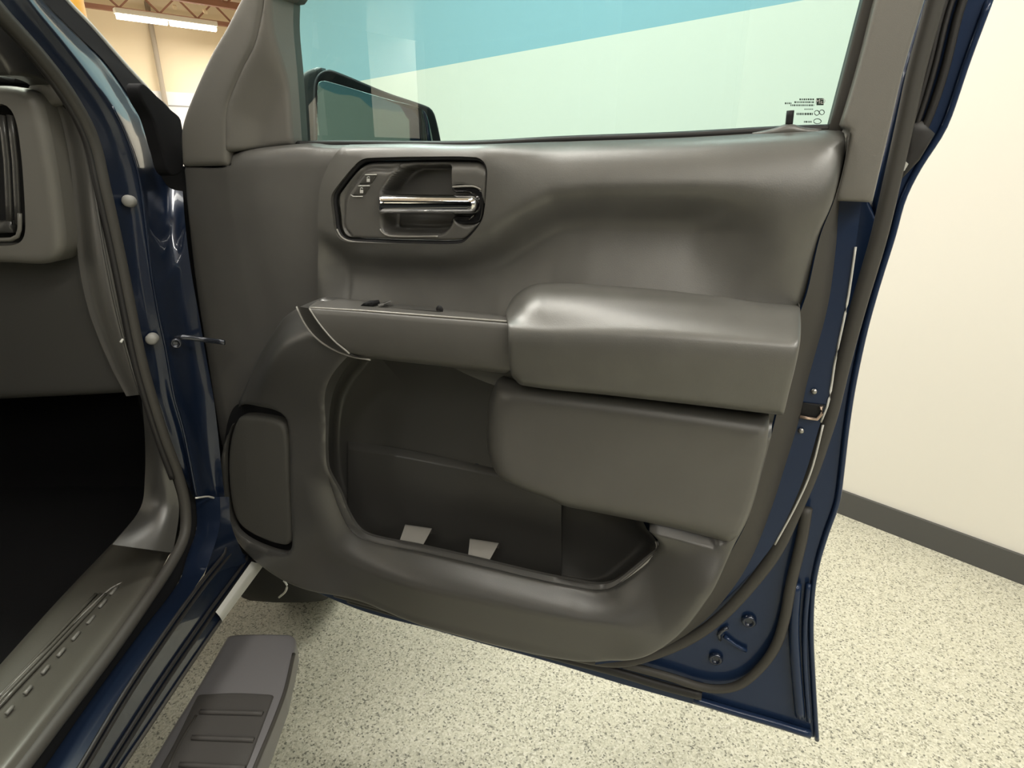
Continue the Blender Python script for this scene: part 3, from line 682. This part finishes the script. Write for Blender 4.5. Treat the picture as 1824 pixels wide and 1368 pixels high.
# window switch on top of the handle
def topP(p, w): return D.P(p, w)
SWF = [D.P([(600, 537), (640, 538.5), (700, 542), (785, 552)], .020), D.P([(600, 543), (640, 546), (700, 550), (783, 556)], .046)]
loft('switch_plate', [q+np.array([0, 0, .0012]) for q in SWF], PLASTD, door, n=16, k=3)
plate('window_switch', D, [(647, 540), (662, 539), (664, 545), (641, 545)], BLACK, door, wun=.050, r=.001, sp=.01, back=.03)
plate('switch_tab', D, [(674, 542), (685, 540), (682, 544), (672, 545)], CHROME, door, wun=.051, r=.001, sp=.01, back=.03)
disc('switch_recess', D.P([(783, 551)], .040)[0], D.ew, [(.006, 0), (.004, .002)], BLACK, door, n=12)
# ------------------------------------------------------------------ body opening: seal, jamb, pillar
S = SIDE(0)
SEALC = [(-60, -52), (0, 22), (60, 88), (108, 148), (147, 210), (168, 260), (184, 330), (200, 400), (217, 480), (233, 560), (250, 640), (268, 705), (292, 780), (318, 850), (330, 905), (328, 955), (306, 1002), (268, 1060), (198, 1160), (100, 1288), (40, 1366), (-60, 1490), (-876, 2500)]
jm = plate  # alias
pillar_seal = tube('door_opening_seal', rail(S, SEALC, -.602), .0095, RUBBER, truck, n=10, flat=1.0, up=(1, 0, 0))
tube('seal_lip', rail(S, [(x-11, y+2) for x, y in SEALC[:14]], -.606), .005, RUBBERD, pillar_seal, n=8, up=(1, 0, 0))
# a pillar painted skin (upper) and jamb (lower) as one pressing
a0 = [(-50, -52), (10, 20), (68, 88), (117, 148), (157, 210), (178, 260), (195, 330), (211, 400), (228, 480), (244, 560), (261, 640), (279, 705), (303, 780), (329, 850), (343, 885)]
a1 = [(20, -52), (55, 2), (112, 72), (165, 140), (200, 190), (222, 235), (246, 310), (259, 400), (270, 492), (282, 560), (295, 621), (310, 707), (325, 760), (338, 822), (350, 885)]
a2 = [(40, -52), (75, 0), (140, 66), (185, 110), (225, 165), (258, 215), (285, 290), (300, 400), (312, 480), (325, 560), (338, 640), (350, 707), (362, 770), (374, 830), (385, 885)]
a3 = [(75, -52), (114, 0), (160, 48), (216, 112), (270, 172), (312, 232), (322, 300), (330, 400), (340, 480), (354, 560), (368, 640), (380, 707), (388, 770), (394, 830), (400, 885)]
A2W = [-.650, -.650, -.650, -.650, -.648, -.640, -.615, -.585]+[-.574]*7
A3W = [-.665, -.665, -.665, -.665, -.660, -.635, -.590]+[-.556]*8
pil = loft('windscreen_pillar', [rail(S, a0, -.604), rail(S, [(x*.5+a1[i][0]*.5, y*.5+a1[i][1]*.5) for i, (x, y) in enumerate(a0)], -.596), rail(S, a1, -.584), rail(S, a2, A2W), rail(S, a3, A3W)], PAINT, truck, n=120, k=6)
tube('jamb_crease', rail(S, a1[4:], -.5835), .0022, PAINT, pil, n=6, up=(1, 0, 0))
tube('windscreen_molding', rail(S, [(x+3, y-1) for x, y in a3[:6]], A3W[:6]), .004, PALE, pil, n=6, up=(1, 0, 0))
REVEAL = M_('reveal_rubber', (.010, .010, .011), .85, spec=.08)
loft('windscreen_reveal', [rail(S, a2[:7], A2W[:7])+np.array([.003, -.003, 0]), rail(S, a3[:7], A3W[:7])+np.array([.003, -.003, 0])], REVEAL, pil, n=60, k=2)
loft('pillar_return', [rail(S, a3, A3W), rail(S, [(x-25, y+8) for x, y in a3], -.72)], PAINT, pil, n=60, k=2)
plate('cowl_rubber', SIDE(-.553), cr([(250, 152), (285, 175), (304, 194), (323, 214), (327, 300), (306, 312), (290, 270), (274, 215)], True), REVEAL, pil, wun=0, r=.003, sp=.008, back=-.02)
for (x, y) in ((229, 358), (270, 604)):
    c = S.P([(x, y)], -.588)[0]
    disc('jamb_plug', c, (.35, -.93, .1), [(.0092, -.012), (.0090, .003), (.0065, .0055), (.003, .0068), (.001, .007)], GREYP, pil, n=20)
# door check strap
ck = S.P([(312, 603), (330, 600), (362, 605), (400, 610)], [-.575, -.56, -.54, -.50])
tube('check_strap', ck, .0030, DKST, pil, n=8, flat=1.6)
disc('strap_bolt', S.P([(314, 611)], -.566)[0], (.35, -.93, 0), [(.0085, 0), (.0085, .004), (.006, .006), (.0055, .003), (.002, .003)], DKST, pil, n=16)
# rocker
k0 = [(348, 885), (350, 940), (333, 992), (318, 1037), (249, 1128), (158, 1253), (79, 1368), (-20, 1512), (-771, 2500)]
k1_ = [(392, 885), (391, 938), (376, 990), (362, 1024), (291, 1124), (216, 1236), (137, 1368), (55, 1500), (-650, 2500)]
km = [((a[0]+b[0])/2, (a[1]+b[1])/2) for a, b in zip(k0, k1_)]
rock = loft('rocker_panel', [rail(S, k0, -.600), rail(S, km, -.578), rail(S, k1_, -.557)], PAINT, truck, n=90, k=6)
k2 = [(446, 990), (440, 1003), (382, 1082), (290, 1215), (207, 1345), (110, 1500), (-550, 2500)]
k1b = [(398, 975), (396, 985), (352, 1040), (291, 1124), (216, 1236), (137, 1368), (55, 1500), (-650, 2500)]
k3 = [(474, 995), (465, 1008), (394, 1105), (330, 1198), (266, 1294), (215, 1370), (130, 1500), (-515, 2500)]
loft('sill_flange', [rail(S, SEALC[13:], -.606), rail(S, k0, -.602)], BLACK, rock, n=70, k=1)
loft('jamb_foot', [rail(S, [(392, 885), (391, 938), (376, 990), (364, 1024)], -.560), rail(S, [(408, 885), (412, 935), (432, 985), (440, 1003)], -.548)], PAINT, rock, n=30, k=2)
loft('rocker_flange', [rail(S, k1b, -.557), rail(S, k2, -.553)], PAINT, rock, n=70, k=3)
loft('rocker_lower', [rail(S, k2, -.553), rail(S, k3, -.548)], PAINT, rock, n=70, k=3)
loft('rocker_underside', [rail(S, k3, -.548), rail(S, k3, -.548)+np.array([-.06, .0, -.02])], BLACK, rock, n=60, k=1)
for ks, w, d in ((k1b, -.555, 4), (k1b, -.555, 15), (k2, -.551, -5), (k2, -.551, 6)):
    tube('rocker_seal', rail(S, [(x+d, y) for x, y in ks], w), .0032, RUBBERD, rock, n=6, up=(1, 0, 0))
tube('rocker_edge', rail(S, k3, -.546), .003, RUBBER, rock, n=6, up=(1, 0, 0))
loft('rocker_end_glint', [rail(S, [(448, 1000), (384, 1090)], -.545), rail(S, [(459, 1003), (391, 1098)], -.538), rail(S, [(472, 1004), (396, 1107)], -.542)], PALE, rock, n=16, k=3)  # pale strip standing in for a bright reflection on the rocker's edge
tube('jamb_step', S.P([(349, 887), (370, 884), (392, 890)], -.568), .0018, PALE, rock, n=6)
# sill plate
LV = LEVEL(0)
sp0 = [(322, 930), (300, 990), (262, 1056), (190, 1156), (92, 1284), (30, 1364), (-70, 1490), (-893, 2500)]
sp2 = [(255, 905), (205, 962), (110, 1062), (0, 1184), (-80, 1275), (-160, 1365), (-300, 1520), (-1261, 2500)]
def zrail(p, z): return LV.P(cr(p), z)
def mixp(a, b, t): return [(x*(1-t)+b[i][0]*t, y*(1-t)+b[i][1]*t) for i, (x, y) in enumerate(a)]
sill = loft('sill_plate', [zrail(sp0, .690), zrail(mixp(sp0, sp2, .12), .698), zrail(mixp(sp0, sp2, .32), .692), zrail(mixp(sp0, sp2, .55), .683), zrail(mixp(sp0, sp2, .92), .683), zrail(sp2, .674)], SILLM, truck, n=60, k=6)
for (x, y) in ((203, 1051), (183, 1074), (162, 1103), (135, 1132), (109, 1161), (81, 1192), (50, 1228), (17, 1264)):
    q = LV.P([(x-6, y+8), (x+6, y-6)], .690)
    tube('tread_bar', q, .0028, TREAD, sill, n=6, step=.01)
tube('tread_edge', LV.P(cr([(224, 1036), (200, 1046), (150, 1092), (60, 1180), (0, 1240), (-60, 1300)]), .687), .0015, LIP, sill, n=5)
for t_ in (.62, .72, .82):
    a = [(195, 1058), (0, 1262)]; b2 = [(150, 1062), (-40, 1262)]
    q = [(a[i][0]*(1-(t_-.55)*2)+b2[i][0]*(t_-.55)*2, a[i][1]) for i in (0, 1)]
    tube('tread_rib', LV.P(q, .6865), .0030, SILLM, sill, n=5, step=.03)
# kick panel beside the footwell and dash side
kp0 = [(150, 222), (162, 270), (176, 330), (190, 400), (206, 480), (223, 560), (241, 640), (257, 702)]
kp1 = [(98, 178), (112, 225), (126, 300), (134, 400), (142, 480), (160, 560), (196, 650), (225, 706)]
AD = ACROSS(.938)
dash = plate('dashboard', ACROSS(.955), cr([(-200, 132, 1), (0, 134), (62, 137), (86, 146), (104, 165), (118, 192), (130, 250), (142, 330), (150, 420), (166, 520), (205, 620), (250, 702, 1), (200, 706), (0, 716), (-200, 724, 1)], True), PLASTD, truck, wun=0, r=.02, sp=.015, back=-.30)
loft('dash_side', [rail(S, kp0, -.607), rail(S, mixp(kp0, kp1, .35), -.618), AD.P(cr(mixp(kp0, kp1, .8)), .0), AD.P(cr(kp1), .0)], PLAST, dash, n=60, k=4)
tube('dash_side_joint', rail(S, mixp(kp0, kp1, .22), -.611), .0018, PLASTD, dash, n=6, up=(1, 0, 0))
box('dash_span', (-2.34, .958, .98), (-.985, 1.33, 1.47), PLASTD, dash, bev=.05)
kick = loft('kick_panel', [rail(S, [(257, 702), (282, 780), (306, 850), (319, 905), (308, 985)], -.607), rail(S, [(254, 704), (272, 780), (286, 850), (294, 905), (272, 980)], -.622), rail(S, [(252, 706), (258, 780), (258, 850), (250, 905), (200, 970)], -.67)], PLASTD, truck, n=40, k=4)
# dash corner piece with a joint and the vent surround
plate('dash_end_cap', ACROSS(.925), cr([(42, 160, 1), (58, 140), (74, 137), (92, 148), (108, 166), (121, 184, 1), (95, 188), (67, 192, 1), (62, 176)], True), FRAMEP, dash, wun=0, r=.008, sp=.006, back=-.05)
BZL = cr([(-200, 150, 1), (0, 151), (38, 157), (56, 168), (66, 185), (74, 215), (84, 262), (94, 320), (102, 380), (107, 425), (105, 446), (92, 464), (70, 472), (0, 470), (-200, 468, 1)], True)
VH = cr([(-200, 183, 1), (2, 185), (18, 194), (29, 218), (37, 270), (42, 330), (45, 395), (43, 420), (32, 434), (0, 438), (-200, 438, 1)], True)
AF = ACROSS(.90)
plate('vent_surround', AF, BZL, FRAMEP, dash, wun=0, r=.014, sp=.007, holes=[VH], back=-.06)
plate('vent_back', AF, VH, BLACK, dash, wun=-.04, r=0, sp=.03)
tube('vent_ring', AF.P(cr([(-120, 428), (0, 427), (28, 424), (35, 410), (35, 380)]), .001), .003, FRAMEP, dash, n=6, up=(0, 1, 0))
for i, x in enumerate((12, 27)):
    tube('vent_louver', AF.P([(x-9, 205), (x, 290), (x+5, 400)], -.015), .005, PLASTD, dash, n=6, flat=.4, up=(0, 1, 0), step=.03)
plate('vent_thumbwheel', AF, [(-60, 396), (16, 394), (20, 415), (-60, 418)], PLASTD, dash, wun=-.01, r=.004, sp=.01, back=-.03)
plate('defroster_slot', ACROSS(.940), [(-200, 135), (0, 136), (52, 139), (58, 145), (50, 150), (0, 147), (-200, 146)], BLACK, dash, wun=0, r=.002, sp=.02, back=-.02)
tube('dash_clip', S.P([(215, 610), (221, 601)], -.612), .002, PALE, dash, n=6, step=.01)
# pillar trim inside
plate('pillar_trim', SIDE(-.64), cr([(-160, -90, 1), (-50, -40), (0, 28), (60, 95), (105, 150), (125, 185, 1), (90, 150), (60, 138), (24, 134, 1), (8, 108), (-40, 50), (-160, -60, 1)], True), PLASTD, pil, wun=0, r=.006, sp=.012, back=-.03)
# cab shell
box('added_hinge_gap_shade', (-.62, 1.10, .55), (-.50, 1.13, 1.37), BLACK, truck)  # black filler added to make the gap behind the hinge dark
box('cab_roof', (-2.40, -1.30, 2.02), (-.63, .40, 2.08), PAINT, truck, bev=.03)
box('cab_floor', (-2.35, -1.30, .56), (-.76, 1.40, .60), CARPET, truck)
box('cab_back', (-2.40, -1.36, .56), (-.60, -1.30, 2.03), CARPET, truck)
box('firewall', (-2.40, 1.34, .56), (-.66, 1.40, 1.30), CARPET, truck)
box('middle_pillar', (-.66, -.28, .60), (-.57, -.16, 2.03), PAINT, truck, bev=.02)
rd = box('rear_door', (-.60, -1.22, .58), (-.52, -.20, 1.38), PAINT, truck, bev=.03)
box('rear_door_glass', (-.59, -1.15, 1.38), (-.585, -.28, 2.02), GLASS, rd)
ds = box('driver_door', (-2.46, -.25, .56), (-2.38, .90, 1.38), PAINT, truck, bev=.03)
box('driver_door_trim', (-2.38, -.25, .60), (-2.34, .90, 1.38), PLASTD, ds)
box('driver_rear_door', (-2.46, -1.30, .56), (-2.38, -.27, 1.38), PAINT, truck, bev=.03)
box('driver_rear_trim', (-2.38, -1.30, .60), (-2.34, -.27, 1.50), PLASTD, truck)
box('driver_quarter_pillar', (-2.44, -1.30, 1.38), (-2.36, -1.02, 2.03), PLASTD, truck)
box('driver_pillar', (-2.44, -.62, 1.38), (-2.36, -.32, 2.03), PLASTD, truck)
box('driver_front_pillar', (-2.44, .36, 1.38), (-2.36, .46, 2.03), PLASTD, truck)
# windscreen, bonnet, wing, front wheel
V = np.array([[-.66, 1.24, 1.30], [-2.32, 1.24, 1.30], [-2.30, .38, 2.02], [-.68, .38, 2.02]])
obj('windscreen', V, [(0, 1, 2, 3)], WSG, truck, smooth=False)
box('bonnet', (-2.30, 1.24, 1.10), (-.68, 3.0, 1.27), PAINT, truck, bev=.06)
ay, az, ar = 1.76, .40, .47
wing_pts = [(1.13, .62), (1.27, .62)] + [(ay-ar*math.cos(a), az+ar*math.sin(a)) for a in np.linspace(math.asin(.22/ar), math.pi-math.asin(.22/ar), 20)] + [(2.9, .62), (2.95, 1.0), (2.8, 1.22), (1.3, 1.26), (1.13, 1.22)]
plate('front_wing', SIDE(-.58), wing_pts, PAINT, truck, uv=True, wun=0, r=.02, sp=.03, back=-.10)
plate('wheel_arch_liner', SIDE(-.66), wing_pts, BLACK, truck, uv=True, wun=0, r=0, sp=.05, back=-.1)
wh = disc('front_wheel', (-.83, ay, az), (1, 0, 0), [(.22, 0), (.36, 0), (.395, .03), (.40, .10), (.40, .17), (.395, .235), (.36, .26), (.25, .255), (.24, .23), (.22, .22), (.10, .235), (.05, .24), (.0, .24)], TYRE, truck, n=48)
disc('rim', (-.605, ay, az), (1, 0, 0), [(.235, 0), (.235, .012), (.215, .01), (.2, -.03), (.07, -.01), (.06, .01), (.0, .012)], STEEL, wh, n=40)
box('chassis_rail', (-1.25, -1.3, .42), (-1.10, 3.0, .56), BLACK, truck)
tube('tyre_edge_glint', D.P(cr([(505, 1034), (511, 1042), (508, 1054), (497, 1064)]), -.21), .0030, PALE, truck, n=6, step=.008)  # pale crescent standing in for a reflection on the tyre's edge
# running board
ZB = .455
def bz_(p, z=ZB): return LV.P(p, z)
cap = plate('running_board', LEVEL(ZB), cr([(404, 1130, 1), (430, 1127), (505, 1127), (521, 1129), (527, 1138), (524, 1160), (508, 1232, 1), (455, 1368), (-96, 2500, 1), (-421, 2500, 1), (295, 1310), (350, 1222)], True), STEPM, truck, wun=0, r=.010, sp=.012, back=-.05)
plate('step_pad', LEVEL(ZB), cr([(352, 1236, 1), (420, 1233), (488, 1236, 1), (460, 1310), (437, 1368), (-60, 2450, 1), (-345, 2450, 1), (300, 1340)], True), STEPP, cap, wun=.004, r=.004, sp=.014, back=-.004)
for (x0, y0, x1, y1) in ((357, 1268, 468, 1271), (342, 1314, 452, 1318), (320, 1362, 436, 1368)):
    tube('step_rib', LV.P([(x0, y0), (x1, y1)], ZB+.006), .0045, STEPP, cap, n=6, step=.02)
tube('step_edge', LV.P(cr([(523, 1165), (505, 1240), (452, 1372), (395, 1515), (-90, 2490)]), ZB-.004), .004, RUBBER, cap, n=6)
tube('step_groove', LV.P(cr([(350, 1275), (320, 1325), (300, 1368)]), ZB+.003), .003, RUBBER, cap, n=6)
for y in (.62, .05):
    box('step_bracket', (-.66, y-.03, ZB-.05), (-.545, y+.03, ZB+.0), BLACK, cap, bev=.008)
